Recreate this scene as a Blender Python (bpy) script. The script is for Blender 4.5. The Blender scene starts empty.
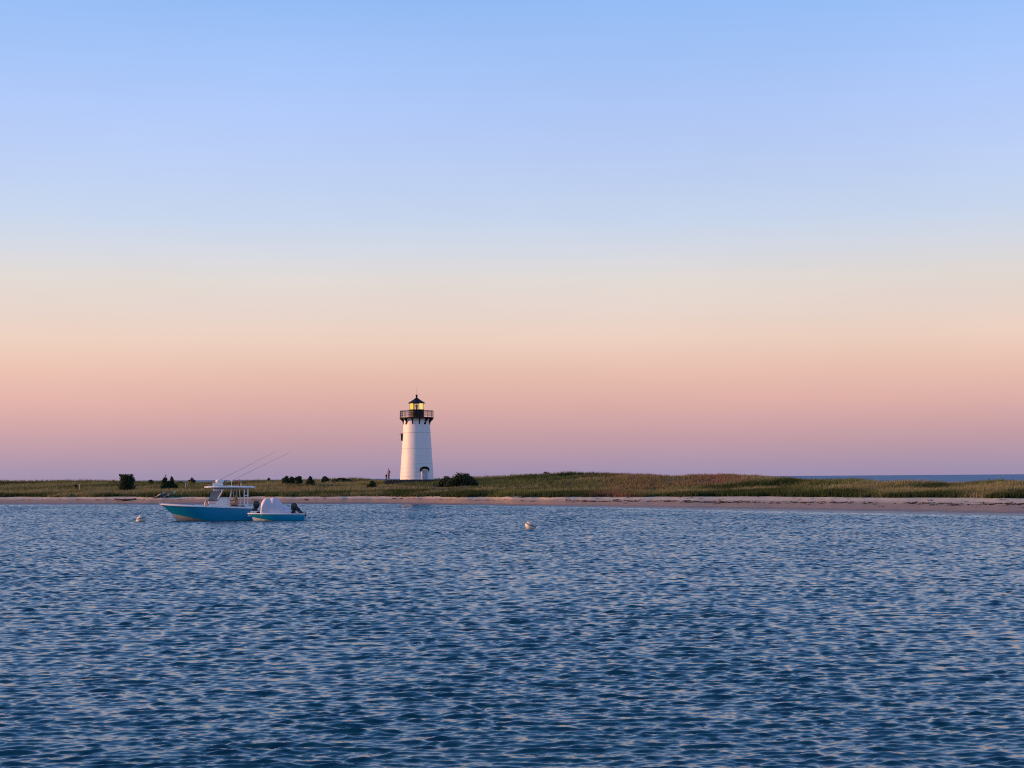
import bpy, math, random
import numpy as np
from mathutils import Vector, Matrix, Quaternion
R = math.radians
rnd = random.Random(11)
sc = bpy.context.scene
COL = sc.collection

# ------------------------------------------------------------------ camera
CAMZ, F, CX, CY = 3.6, 1530.0, 512.0, 384.0
PITCH, ROLL = R(3.508), R(-0.415)
cam_rot = Matrix.Rotation(R(90) + PITCH, 3, 'X') @ Matrix.Rotation(ROLL, 3, 'Z')
cd = bpy.data.cameras.new('camera')
cam = bpy.data.objects.new('camera', cd)
COL.objects.link(cam)
cam.matrix_world = Matrix.Translation((0, 0, CAMZ)) @ cam_rot.to_4x4()
cd.sensor_width = 36.0
cd.lens = F / 1024 * 36
cd.clip_start, cd.clip_end = 0.5, 90000
sc.camera = cam

def at(px, py, Y):
    """world point seen at pixel (px, py) at distance Y along the view"""
    d = cam_rot @ Vector(((px - CX) / F, -(py - CY) / F, -1.0))
    k = Y / d.y
    return Vector((d.x * k, Y, CAMZ + d.z * k))

def on_water(px, py):
    d = cam_rot @ Vector(((px - CX) / F, -(py - CY) / F, -1.0))
    k = -CAMZ / d.z
    return Vector((d.x * k, d.y * k, 0.0))

# ------------------------------------------------------------------ helpers
class MB:
    def __init__(s):
        s.v, s.f = [], []
    def add(s, vs, fs):
        o = len(s.v)
        s.v += [tuple(v) for v in vs]
        s.f += [tuple(i + o for i in f) for f in fs]
        return s
    def box(s, c, size, rot=None):
        hx, hy, hz = size[0] / 2, size[1] / 2, size[2] / 2
        vs = [Vector((x, y, z)) for x in (-hx, hx) for y in (-hy, hy) for z in (-hz, hz)]
        if rot is not None:
            vs = [rot @ v for v in vs]
        vs = [v + Vector(c) for v in vs]
        return s.add(vs, [(0, 1, 3, 2), (4, 6, 7, 5), (0, 4, 5, 1), (2, 3, 7, 6), (0, 2, 6, 4), (1, 5, 7, 3)])
    def tube(s, pts, rad, n=8, cap=True):
        pts = [Vector(p) for p in pts]
        rads = rad if isinstance(rad, (list, tuple)) else [rad] * len(pts)
        rings = []
        up = None
        for i, p in enumerate(pts):
            t = (pts[min(i + 1, len(pts) - 1)] - pts[max(i - 1, 0)]).normalized()
            if up is None:
                up = Vector((0, 0, 1)) if abs(t.z) < .9 else Vector((1, 0, 0))
            a = t.cross(up).normalized(); b = a.cross(t).normalized(); up = b
            rings.append([p + (a * math.cos(2 * math.pi * k / n) + b * math.sin(2 * math.pi * k / n)) * rads[i] for k in range(n)])
        vs = [v for r in rings for v in r]
        fs = []
        for i in range(len(pts) - 1):
            for k in range(n):
                k2 = (k + 1) % n
                fs.append((i * n + k, i * n + k2, (i + 1) * n + k2, (i + 1) * n + k))
        if cap:
            fs.append(tuple(range(n)[::-1])); fs.append(tuple((len(pts) - 1) * n + k for k in range(n)))
        return s.add(vs, fs)
    def ring(s, r, z, rad, n=48, m=6, c=(0, 0)):
        vs, fs = [], []
        for i in range(n):
            a = 2 * math.pi * i / n
            for j in range(m):
                b = 2 * math.pi * j / m
                rr = r + rad * math.cos(b)
                vs.append((c[0] + rr * math.cos(a), c[1] + rr * math.sin(a), z + rad * math.sin(b)))
        for i in range(n):
            for j in range(m):
                fs.append((i * m + j, ((i + 1) % n) * m + j, ((i + 1) % n) * m + (j + 1) % m, i * m + (j + 1) % m))
        return s.add(vs, fs)
    def lathe(s, prof, n=48, a0=0.0, close=True):
        """prof: list of (r, z) bottom to top"""
        vs, fs = [], []
        for r, z in prof:
            for k in range(n):
                a = a0 + 2 * math.pi * k / n
                vs.append((r * math.cos(a), r * math.sin(a), z))
        for i in range(len(prof) - 1):
            for k in range(n):
                k2 = (k + 1) % n
                fs.append((i * n + k, i * n + k2, (i + 1) * n + k2, (i + 1) * n + k))
        if close:
            fs.append(tuple(range(n)[::-1])); fs.append(tuple((len(prof) - 1) * n + k for k in range(n)))
        return s.add(vs, fs)
    def grid(s, rows, closed=False):
        m = len(rows[0]); vs = [v for r in rows for v in r]; fs = []
        for i in range(len(rows) - 1):
            for k in range(m if closed else m - 1):
                k2 = (k + 1) % m
                fs.append((i * m + k, i * m + k2, (i + 1) * m + k2, (i + 1) * m + k))
        return s.add(vs, fs)
    def build(s, name, mat, parent=None, smooth=False, bevel=0):
        me = bpy.data.meshes.new(name)
        me.from_pydata(s.v, [], s.f)
        me.validate(); me.update()
        if mat: me.materials.append(mat)
        if smooth:
            me.polygons.foreach_set('use_smooth', [True] * len(me.polygons))
        o = bpy.data.objects.new(name, me)
        COL.objects.link(o)
        if parent: o.parent = parent
        if bevel:
            b = o.modifiers.new('bevel', 'BEVEL'); b.width = bevel; b.segments = 2; b.limit_method = 'ANGLE'
        return o

def tag(o, label=None, cat=None, group=None, kind=None):
    if label: o['label'] = label
    if cat: o['category'] = cat
    if group: o['group'] = group
    if kind: o['kind'] = kind
    return o

def thing(name, loc, label, cat, group=None, rz=0.0, rot=None):
    o = bpy.data.objects.new(name, None)
    o.empty_display_size = .3
    COL.objects.link(o)
    o.location = loc
    o.rotation_euler = rot if rot else (0, 0, rz)
    return tag(o, label, cat, group)

def lin(r, g, b):
    f = lambda c: (c / 255 / 12.92) if c / 255 <= .04045 else ((c / 255 + .055) / 1.055) ** 2.4
    return (f(r), f(g), f(b))

MATS = {}
def mat(name, col, rough=.6, spec=.5, metal=0.0, var=.12, scale=3.0, bump=0.0, bscale=20.0):
    """principled material with two-scale procedural colour variation"""
    m = bpy.data.materials.new(name); m.use_nodes = True
    nt = m.node_tree; N = nt.nodes; L = nt.links
    p = N['Principled BSDF']
    p.inputs['Roughness'].default_value = rough
    p.inputs['Specular IOR Level'].default_value = spec
    p.inputs['Metallic'].default_value = metal
    tc = N.new('ShaderNodeTexCoord')
    n1 = N.new('ShaderNodeTexNoise'); n1.inputs['Scale'].default_value = scale; n1.inputs['Detail'].default_value = 6
    L.new(tc.outputs['Object'], n1.inputs['Vector'])
    r = N.new('ShaderNodeValToRGB')
    r.color_ramp.elements[0].position = .3; r.color_ramp.elements[1].position = .7
    r.color_ramp.elements[0].color = (*[c * (1 - var) for c in col], 1)
    r.color_ramp.elements[1].color = (*[min(1, c * (1 + var)) for c in col], 1)
    L.new(n1.outputs['Fac'], r.inputs['Fac']); L.new(r.outputs['Color'], p.inputs['Base Color'])
    if bump:
        n2 = N.new('ShaderNodeTexNoise'); n2.inputs['Scale'].default_value = bscale
        L.new(tc.outputs['Object'], n2.inputs['Vector'])
        b = N.new('ShaderNodeBump'); b.inputs['Strength'].default_value = bump; b.inputs['Distance'].default_value = .02
        L.new(n2.outputs['Fac'], b.inputs['Height']); L.new(b.outputs['Normal'], p.inputs['Normal'])
    MATS[name] = m
    return m

def emit(name, col, strength):
    m = bpy.data.materials.new(name); m.use_nodes = True
    p = m.node_tree.nodes['Principled BSDF']
    p.inputs['Base Color'].default_value = (.02, .015, .005, 1)
    p.inputs['Emission Color'].default_value = (*col, 1)
    p.inputs['Emission Strength'].default_value = strength
    p.inputs['Roughness'].default_value = .3; p.inputs['Specular IOR Level'].default_value = .03
    return m

# ------------------------------------------------------------------ light
SUN_EL = R(11.0)
SUN_AZ = R(271.0)          # clockwise from +Y: the sun stands to the left
S = Vector((math.sin(SUN_AZ) * math.cos(SUN_EL), math.cos(SUN_AZ) * math.cos(SUN_EL), math.sin(SUN_EL)))
ld = bpy.data.lights.new('sun', 'SUN'); ld.energy = 5.0; ld.angle = R(.5); ld.color = (1, .455, .16)
lo = bpy.data.objects.new('sun', ld); COL.objects.link(lo)
lo.rotation_euler = S.to_track_quat('Z', 'Y').to_euler(); lo.location = (-60, 100, 60)

w = bpy.data.worlds.new('World'); sc.world = w; w.use_nodes = True
nt = w.node_tree; N = nt.nodes; L = nt.links
N.clear()
out = N.new('ShaderNodeOutputWorld')
NISHITA = 0.025
sky = N.new('ShaderNodeTexSky'); sky.sky_type = 'NISHITA'; sky.sun_disc = False
sky.sun_elevation = SUN_EL; sky.sun_rotation = SUN_AZ
sky.air_density = 1.0; sky.dust_density = 1.0; sky.ozone_density = 2.0
bg1 = N.new('ShaderNodeBackground'); bg1.inputs['Strength'].default_value = NISHITA
L.new(sky.outputs['Color'], bg1.inputs['Color'])
tc = N.new('ShaderNodeTexCoord'); sep = N.new('ShaderNodeSeparateXYZ')
L.new(tc.outputs['Generated'], sep.inputs[0])
ramp = N.new('ShaderNodeValToRGB'); cr = ramp.color_ramp; cr.interpolation = 'LINEAR'
SKY = [(0.0, (160, 144, 174)), (.005, (164, 146, 173)), (.0234, (191, 156, 167)), (.036, (208, 166, 168)), (.0495, (222, 176, 169)),
       (.070, (232, 192, 177)), (.0886, (236, 207, 191)), (.108, (230, 212, 203)), (.1274, (225, 217, 212)), (.145, (214, 217, 226)), (.166, (200, 215, 238)),
       (.197, (189, 208, 244)), (.2289, (178, 202, 248)), (.265, (164, 196, 248)), (.301, (149, 189, 246)), (.36, (126, 178, 246)), (.45, (104, 163, 234)), (.6, (78, 133, 204)), (.8, (60, 108, 172)), (1.0, (52, 96, 158))]
NISH_SUB = [(math.sin(R(e)), [c * NISHITA for c in v]) for e, v in ((0, (1.8, 1.5, .85)), (.5, (1.954, 1.745, 1.02)), (2, (2.675, 2.884, 1.993)), (4, (2.432, 3.091, 2.708)), (7, (1.93, 2.803, 3.099)), (10, (1.555, 2.426, 3.065)), (14, (1.233, 2.018, 2.831)), (17, (1.066, 1.783, 2.633)), (25, (.792, 1.364, 2.179)), (40, (.555, .975, 1.663)), (60, (.43, .761, 1.339)), (90, (.382, .677, 1.207)))]
while len(cr.elements) < len(SKY): cr.elements.new(.5)
for i, (p, c) in enumerate(SKY):
    cr.elements[i].position = p
for i, (p, c) in enumerate(SKY):
    l = lin(*c)
    if NISH_SUB:
        l = tuple(max(0, a - np.interp(p, [q[0] for q in NISH_SUB], [q[1][k] for q in NISH_SUB])) for k, a in enumerate(l))
    cr.elements[i].color = (*l, 1)
L.new(sep.outputs['Z'], ramp.inputs['Fac'])
bg2 = N.new('ShaderNodeBackground'); bg2.inputs['Strength'].default_value = 1.0
# faint uneven haze in the sky
hm = N.new('ShaderNodeMapping'); hm.inputs['Scale'].default_value = (2.2, 2.2, 9.0); L.new(tc.outputs['Generated'], hm.inputs['Vector'])
hn = N.new('ShaderNodeTexNoise'); hn.inputs['Scale'].default_value = 1.3; hn.inputs['Detail'].default_value = 4; L.new(hm.outputs[0], hn.inputs['Vector'])
hr = N.new('ShaderNodeMapRange'); hr.inputs['From Min'].default_value = .3; hr.inputs['From Max'].default_value = .7; hr.inputs['To Min'].default_value = .965; hr.inputs['To Max'].default_value = 1.035
L.new(hn.outputs['Fac'], hr.inputs['Value']); L.new(hr.outputs[0], bg2.inputs['Strength'])
L.new(ramp.outputs['Color'], bg2.inputs['Color'])
addsh = N.new('ShaderNodeAddShader')
L.new(bg1.outputs[0], addsh.inputs[0]); L.new(bg2.outputs[0], addsh.inputs[1])
L.new(addsh.outputs[0], out.inputs['Surface'])

sc.view_settings.view_transform = 'Standard'; sc.view_settings.look = 'None'
sc.view_settings.exposure = 0; sc.view_settings.gamma = 1
sc.cycles.max_bounces = 6; sc.cycles.use_denoising = False; sc.cycles.filter_width = 1.05

# ------------------------------------------------------------------ noise in numpy
def vnoise(x, y, seed=0):
    x = np.asarray(x, dtype=np.float64); y = np.asarray(y, dtype=np.float64)
    xi = np.floor(x).astype(np.int64); yi = np.floor(y).astype(np.int64)
    fx = x - xi; fy = y - yi
    fx = fx * fx * (3 - 2 * fx); fy = fy * fy * (3 - 2 * fy)
    def h(a, b):
        n = (a * 374761393 + b * 668265263 + seed * 982451653) & 0x7fffffff
        n = ((n ^ (n >> 13)) * 1274126177) & 0x7fffffff
        n = n ^ (n >> 16)
        return (n & 0xffff) / 65535.0
    return (h(xi, yi) * (1 - fx) + h(xi + 1, yi) * fx) * (1 - fy) + (h(xi, yi + 1) * (1 - fx) + h(xi + 1, yi + 1) * fx) * fy
def fbm(x, y, seed=0, o=4):
    t = 0; a = 1; s = 0
    for i in range(o):
        t = t + a * vnoise(np.asarray(x) * 2 ** i, np.asarray(y) * 2 ** i, seed + i); s += a; a *= .5
    return t / s

# ------------------------------------------------------------------ lie of the land
SH = [on_water(*p) for p in ((0, 504.9), (160, 504.6), (400, 504.2), (540, 506.2), (620, 507.8), (700, 509.9), (830, 512.5), (1024, 516.4))]
shu = [p.x / p.y for p in SH]; shd = [p.y for p in SH]
shu = [-.9, -.6] + shu + [.45, .62, .9]; shd = [262, 244] + shd + [126, 116, 108]
uu = np.linspace(-.9, .9, 1801); dd = np.interp(uu, shu, shd)
ker = np.exp(-np.linspace(-2.2, 2.2, 91) ** 2); ker /= ker.sum()
dd = np.convolve(np.pad(dd, 45, mode='edge'), ker, mode='valid')
def d_shore(u): return np.interp(u, uu, dd) + 0.0
def yh(px): return 477.8 - .00725 * (px - 512)
def u2px(u): return 512 + F * np.asarray(u)
CREST = [(-600, 481.6), (0, 481.4), (100, 481.3), (180, 481.8), (200, 482.2), (228, 482.0), (250, 480.6), (300, 480.2), (350, 479.6), (395, 479.9), (435, 479.8), (450, 479.0), (480, 477.2), (500, 476), (530, 474.8), (570, 473.5),
         (600, 473.7), (640, 475.2), (680, 476.4), (700, 476.2), (722, 475.5), (755, 476.9), (780, 478.6), (800, 479.8), (835, 480.0), (858, 479.4), (880, 481.6), (900, 482), (960, 482.4), (1000, 481.7), (1024, 482.2), (1600, 484)]
CD = [(-600, 330), (0, 300), (200, 292), (350, 275), (417, 256), (560, 256), (680, 236), (800, 208), (900, 190), (1024, 178), (1600, 150)]
GT = .42
def crest(u):
    px = u2px(u)
    dc = np.interp(px, [c[0] for c in CD], [c[1] for c in CD])
    yc = np.interp(px, [c[0] for c in CREST], [c[1] for c in CREST])
    return dc, CAMZ - (yc - yh(px)) / F * dc - GT
def s_grass(u, wig=True):
    px = u2px(u)
    yg = np.interp(px, [0, 500, 800, 1024], [496.6, 496.8, 496.2, 498])
    d = (CAMZ - 1.1) * F / (yg - yh(px))
    s = np.clip(d - d_shore(u), 7, 30)
    if wig: s = s + (fbm(np.asarray(u) * 60, np.asarray(u) * 0, 5) - .5) * 5
    return s
LH = at(416.9, 481.0, 250)
LHX, LHY = LH.x, LH.y
def ground(u, s):
    u = np.asarray(u, dtype=float); s = np.asarray(s, dtype=float)
    sg = s_grass(u); ds = d_shore(u); dc, zc = crest(u); scr = np.maximum(dc - ds, sg + 14)
    xs = [-40 + 0 * sg, 0 * sg, .22 * sg, .6 * sg, sg, sg + 6, sg + 12, scr, scr + 14, scr + 90]
    zs = [-3.5, 0.0, .32, .78, 1.08, 1.5, 1.62, zc, zc - .2, -2.5]
    z = np.zeros_like(s)
    for i in range(len(xs) - 1):
        a, b = xs[i], xs[i + 1]
        t = np.clip((s - a) / (b - a), 0, 1)
        if i >= 3: t = t * t * (3 - 2 * t)
        z0 = zs[i]; z1 = zs[i + 1]
        z = np.where((s >= a), z0 + (z1 - z0) * t, z)
    z = np.where(s < xs[0], -3.5, z)
    Y = ds + s; X = u * Y
    veg = np.clip((s - sg - 1) / 8, 0, 1) * np.clip((scr + 20 - s) / 20, 0, 1)
    z = z + veg * ((fbm(X / 9, Y / 7, 21, 3) - .5) * .75)
    z = z + .66 * np.exp(-(((X - LHX + 3) / 14) ** 2 + ((Y - LHY + 7) / 8) ** 2)) * veg
    z = z + np.clip(s / 4, 0, 1) * (1 - veg) * (fbm(X / 3.2, Y / 2.2, 31, 3) - .5) * .13
    return z
def gz(X, Y):
    u = X / Y
    return float(ground(np.array([u]), np.array([Y - d_shore(u)]))[0])

# terrain sheet
us = np.concatenate([np.linspace(-.85, -.4, 60)[:-1], np.linspace(-.4, .4, 620), np.linspace(.4, .85, 60)[1:]])
ss = np.concatenate([np.linspace(-30, -2, 12)[:-1], np.linspace(-2, 34, 110)[:-1], np.linspace(34, 130, 120)[:-1], np.linspace(130, 240, 16)])
U, SS = np.meshgrid(us, ss)
Yg = d_shore(U) + SS; Xg = U * Yg
Zg = ground(U, SS)
def np_grid(name, X, Y, Z, material, smooth=True):
    nr, nc = X.shape
    me = bpy.data.meshes.new(name)
    me.vertices.add(nr * nc)
    me.vertices.foreach_set('co', np.stack([X, Y, Z], -1).astype(np.float32).ravel())
    i = (np.arange(nr - 1)[:, None] * nc + np.arange(nc - 1)[None, :])
    q = np.stack([i, i + 1, i + 1 + nc, i + nc], -1).reshape(-1, 4).astype(np.int32)
    me.loops.add(q.size); me.polygons.add(len(q))
    me.loops.foreach_set('vertex_index', q.ravel())
    me.polygons.foreach_set('loop_start', np.arange(0, q.size, 4, dtype=np.int32))
    me.polygons.foreach_set('use_smooth', np.ones(len(q), dtype=bool) if smooth else np.zeros(len(q), dtype=bool))
    me.update(calc_edges=True)
    me.materials.append(material)
    o = bpy.data.objects.new(name, me); COL.objects.link(o)
    return o

def terrain_mat():
    m = bpy.data.materials.new('sand_and_turf'); m.use_nodes = True
    nt = m.node_tree; N = nt.nodes; L = nt.links; p = N['Principled BSDF']
    geo = N.new('ShaderNodeNewGeometry'); sp = N.new('ShaderNodeSeparateXYZ'); L.new(geo.outputs['Position'], sp.inputs[0])
    def noise(scale, det=5, vec=None):
        n = N.new('ShaderNodeTexNoise'); n.inputs['Scale'].default_value = scale; n.inputs['Detail'].default_value = det
        L.new(vec or geo.outputs['Position'], n.inputs['Vector']); return n
    def rmp(a, b, ca, cb):
        r = N.new('ShaderNodeValToRGB'); e = r.color_ramp.elements
        e[0].position = a; e[1].position = b; e[0].color = (*ca, 1); e[1].color = (*cb, 1); return r
    def mix(fac, a, b):
        x = N.new('ShaderNodeMix'); x.data_type = 'RGBA'
        L.new(fac, x.inputs['Factor']); L.new(a, x.inputs['A']); L.new(b, x.inputs['B']); return x.outputs['Result']
    n1 = noise(.6); n2 = noise(9, 8)
    dry = rmp(.3, .7, (.51, .405, .285), (.64, .52, .375)); L.new(n1.outputs['Fac'], dry.inputs['Fac'])
    grit = rmp(.35, .68, (.25, .18, .135), (.39, .29, .225)); L.new(n2.outputs['Fac'], grit.inputs['Fac'])
    # lower beach: darker pebbly sand below the wrack line
    j = N.new('ShaderNodeMath'); j.operation = 'MULTIPLY_ADD'; j.inputs[1].default_value = .22; L.new(n1.outputs['Fac'], j.inputs[0]); L.new(sp.outputs['Z'], j.inputs[2])
    mr = N.new('ShaderNodeMapRange'); mr.inputs['From Min'].default_value = .76; mr.inputs['From Max'].default_value = .98
    L.new(j.outputs[0], mr.inputs['Value'])
    c1 = mix(mr.outputs[0], grit.outputs['Color'], dry.outputs['Color'])
    wet = N.new('ShaderNodeRGB'); wet.outputs[0].default_value = (.12, .085, .075, 1)
    mw = N.new('ShaderNodeMapRange'); mw.inputs['From Min'].default_value = .22; mw.inputs['From Max'].default_value = .44
    L.new(j.outputs[0], mw.inputs['Value'])
    c2 = mix(mw.outputs[0], wet.outputs[0], c1)
    at_ = N.new('ShaderNodeAttribute'); at_.attribute_name = 'veg'
    turf = rmp(.3, .7, (.07, .065, .035), (.16, .125, .075)); L.new(n1.outputs['Fac'], turf.inputs['Fac'])
    c3 = mix(at_.outputs['Fac'], c2, turf.outputs['Color'])
    L.new(c3, p.inputs['Base Color'])
    rr = N.new('ShaderNodeMapRange'); rr.inputs['To Min'].default_value = .35; rr.inputs['To Max'].default_value = .95; L.new(mw.outputs[0], rr.inputs['Value'])
    L.new(rr.outputs[0], p.inputs['Roughness'])
    p.inputs['Specular IOR Level'].default_value = .3
    b = N.new('ShaderNodeBump'); b.inputs['Strength'].default_value = .6; b.inputs['Distance'].default_value = .06
    L.new(n2.outputs['Fac'], b.inputs['Height']); L.new(b.outputs['Normal'], p.inputs['Normal'])
    return m
terrain = np_grid('beach_and_dunes', Xg, Yg, Zg, terrain_mat())
tag(terrain, kind='structure')
va = terrain.data.attributes.new('veg', 'FLOAT', 'POINT')
sgv = s_grass(U); patch = fbm(Xg / 4, Yg / 3, 77, 3)
va.data.foreach_set('value', np.clip((SS - sgv + .5 + (patch - .5) * 5) / 2.0, 0, 1).astype(np.float32).ravel())

# ------------------------------------------------------------------ water
def water_mat():
    m = bpy.data.materials.new('harbour_water'); m.use_nodes = True
    nt = m.node_tree; N = nt.nodes; L = nt.links; p = N['Principled BSDF']
    p.inputs['Base Color'].default_value = (.003, .048, .074, 1)
    p.inputs['Roughness'].default_value = .09
    p.inputs['IOR'].default_value = 1.333
    geo = N.new('ShaderNodeNewGeometry')
    mp = N.new('ShaderNodeMapping'); mp.inputs['Scale'].default_value = (7, 12, 1); L.new(geo.outputs['Position'], mp.inputs['Vector'])
    n = N.new('ShaderNodeTexNoise'); n.inputs['Scale'].default_value = 1.0; n.inputs['Detail'].default_value = 3; L.new(mp.outputs[0], n.inputs['Vector'])
    b = N.new('ShaderNodeBump'); b.inputs['Strength'].default_value = .3; b.inputs['Distance'].default_value = .015
    L.new(n.outputs['Fac'], b.inputs['Height']); L.new(b.outputs['Normal'], p.inputs['Normal'])
    return m
rows = [9.0]
while rows[-1] < 272: rows.append(rows[-1] + min(.085, .0020 * rows[-1]))
rows = np.array(rows)
cols = np.concatenate([np.linspace(-.66, -.36, 70)[:-1], np.linspace(-.36, .36, 960), np.linspace(.36, .66, 70)[1:]])
WU, WY = np.meshgrid(cols.astype(np.float32), rows.astype(np.float32))
WX = WU * (WY + np.float32(14))
WZ = np.zeros_like(WX); DX = np.zeros_like(WX); DY = np.zeros_like(WX)
wr = np.random.RandomState(4)
nw = 120
lam = np.exp(np.linspace(math.log(.10), math.log(2.6), nw)) * (1 + .03 * wr.randn(nw))
wt = np.exp(-((np.log(lam) - math.log(.185)) / .92) ** 2)
SLOPE = .235
slope = SLOPE * np.sqrt(2 * wt / wt.sum())
ang = R(94) + np.clip(wr.randn(nw), -2.2, 2.2) * R(1) * np.interp(np.log(lam), [math.log(.12), math.log(2.5)], [25, 13])
ph0 = wr.rand(nw) * 2 * math.pi
puff = (.74 + .52 * fbm(WX / 4.5, WY / 8, 13, 3)).astype(np.float32)
gust = (.82 + .36 * fbm(WX / 26, WY / 34, 3, 3)).astype(np.float32)
row_sp = np.gradient(rows)
vismat = lam[None, :] > 2.3 * row_sp[:, None]
gain = np.clip(np.sqrt((slope ** 2).sum() / np.maximum(1e-9, (vismat * slope[None, :] ** 2).sum(1))), 1, 2.1).astype(np.float32)
for i in range(nw):
    k = 2 * math.pi / lam[i]; a = slope[i] / k
    vis = lam[i] > 2.3 * row_sp
    sel = np.nonzero(vis)[0]
    if not len(sel): continue
    e = sel[-1] + 1
    ph = (k * math.cos(ang[i])) * WX[:e] + (k * math.sin(ang[i])) * WY[:e] + np.float32(ph0[i])
    cs = np.cos(ph); sn = np.sin(ph)
    g = gust[:e] * np.float32(a) * gain[:e, None]
    if lam[i] < .8: g = g * puff[:e]
    WZ[:e] += g * (cs - np.float32(.4) * sn * cs)      # backs gentler than the faces that lean towards the shore breeze
    DX[:e] -= g * sn * np.float32(math.cos(ang[i]) * .7)
    DY[:e] -= g * sn * np.float32(math.sin(ang[i]) * .7)
edge = np.clip((.66 - np.abs(WU)) / .06, 0, 1) * np.clip((WY - 9) / 1.5, 0, 1) * np.clip((272 - WY) / 4, 0, 1)
calm = np.clip((d_shore(WX / WY) + 1 - WY) / 10, .75, 1)
harbour = np_grid('harbour_water', WX + DX * edge * calm, WY + DY * edge * calm, WZ * edge * calm - .6 * (1 - edge), water_mat())
tag(harbour, kind='structure')

def sea_mat():
    m = bpy.data.materials.new('open_sea'); m.use_nodes = True
    nt = m.node_tree; N = nt.nodes; L = nt.links; p = N['Principled BSDF']
    geo = N.new('ShaderNodeNewGeometry')
    mp = N.new('ShaderNodeMapping'); mp.inputs['Scale'].default_value = (.02, .006, 1); L.new(geo.outputs['Position'], mp.inputs['Vector'])
    n = N.new('ShaderNodeTexNoise'); n.inputs['Detail'].default_value = 4; L.new(mp.outputs[0], n.inputs['Vector'])
    r = N.new('ShaderNodeValToRGB'); e = r.color_ramp.elements
    e[0].position = .35; e[1].position = .65; e[0].color = (.055, .145, .270, 1); e[1].color = (.085, .20, .335, 1)
    L.new(n.outputs['Fac'], r.inputs['Fac']); L.new(r.outputs['Color'], p.inputs['Base Color'])
    p.inputs['Roughness'].default_value = .55; p.inputs['Specular IOR Level'].default_value = .12
    return m
b = MB()
EXT = 40000
b.add([(-EXT, -3000, -.5), (EXT, -3000, -.5), (EXT, EXT, -.5), (-EXT, EXT, -.5)], [(0, 1, 2, 3)])
tag(b.build('sea', sea_mat()), kind='structure')

# ------------------------------------------------------------------ dune grass (beyond counting)
def leaf_mesh(name, verts, faces_n, cols, material, parent=None):
    """verts: (n,3or4,3) array of tris/quads; cols (n,3)"""
    n, k, _ = verts.shape
    me = bpy.data.meshes.new(name)
    me.vertices.add(n * k); me.vertices.foreach_set('co', verts.astype(np.float32).ravel())
    me.loops.add(n * k); me.polygons.add(n)
    me.loops.foreach_set('vertex_index', np.arange(n * k, dtype=np.int32))
    me.polygons.foreach_set('loop_start', np.arange(0, n * k, k, dtype=np.int32))
    me.update(calc_edges=True)
    if cols is not None:
        ca = me.color_attributes.new('tint', 'FLOAT_COLOR', 'POINT')
        c4 = np.ones((n, k, 4), dtype=np.float32); c4[:, :, :3] = cols[:, None, :]
        ca.data.foreach_set('color', c4.ravel())
    me.materials.append(material)
    o = bpy.data.objects.new(name, me); COL.objects.link(o)
    if parent: o.parent = parent
    return o
def foliage_mat(name, rough=.75, trans=.25):
    m = bpy.data.materials.new(name); m.use_nodes = True
    nt = m.node_tree; N = nt.nodes; L = nt.links; p = N['Principled BSDF']
    a = N.new('ShaderNodeAttribute'); a.attribute_name = 'tint'
    L.new(a.outputs['Color'], p.inputs['Base Color'])
    p.inputs['Roughness'].default_value = rough; p.inputs['Specular IOR Level'].default_value = .25
    if trans:
        t = N.new('ShaderNodeBsdfTranslucent'); L.new(a.outputs['Color'], t.inputs['Color'])
        mx = N.new('ShaderNodeMixShader'); mx.inputs[0].default_value = trans
        L.new(p.outputs[0], mx.inputs[1]); L.new(t.outputs[0], mx.inputs[2]); L.new(mx.outputs[0], N['Material Output'].inputs['Surface'])
    return m
GR = foliage_mat('dune_grass_blades')
gr = np.random.RandomState(9)
def scatter(n, u0, u1, s0, s1):
    u = gr.uniform(u0, u1, n); f = gr.rand(n)
    sg = s_grass(u); dc, _ = crest(u); scr = np.maximum(dc - d_shore(u), sg + 14)
    s = sg + s0 + f * ((scr + s1) - (sg + s0))
    return u, s, sg, scr, f
NT = 62000
u1, s1, sg1, sc1, f1 = scatter(NT, -.40, .40, -1.0, 9)
u2 = gr.uniform(-.4, .4, 26000); sg2 = s_grass(u2); s2 = sg2 + np.abs(gr.randn(26000)) * 3.2 - .9
u = np.concatenate([u1, u2]); s = np.concatenate([s1, s2])
sg = np.concatenate([sg1, sg2])
Y = d_shore(u) + s; X = u * Y
px = u2px(u)
patch = fbm(X / 6, Y / 4, 55, 3); patch2 = fbm(X / 17, Y / 9, 91, 3)
# thin out the very edge so that sand shows between the tufts
keep = (gr.rand(len(u)) < np.clip((s - sg + 1.2) / 2.5, .12, 1)) & (gr.rand(len(u)) < np.clip(patch * 3.2 - .55, .1, 1))
near = np.hypot(X - LHX, Y - LHY)
keep &= near > 3.4
u, s, sg, X, Y, px, patch, patch2, near = [a[keep] for a in (u, s, sg, X, Y, px, patch, patch2, near)]
Z = ground(u, s)
n = len(u)
front = np.clip(1 - (s - sg) / 9, 0, 1)
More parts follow.
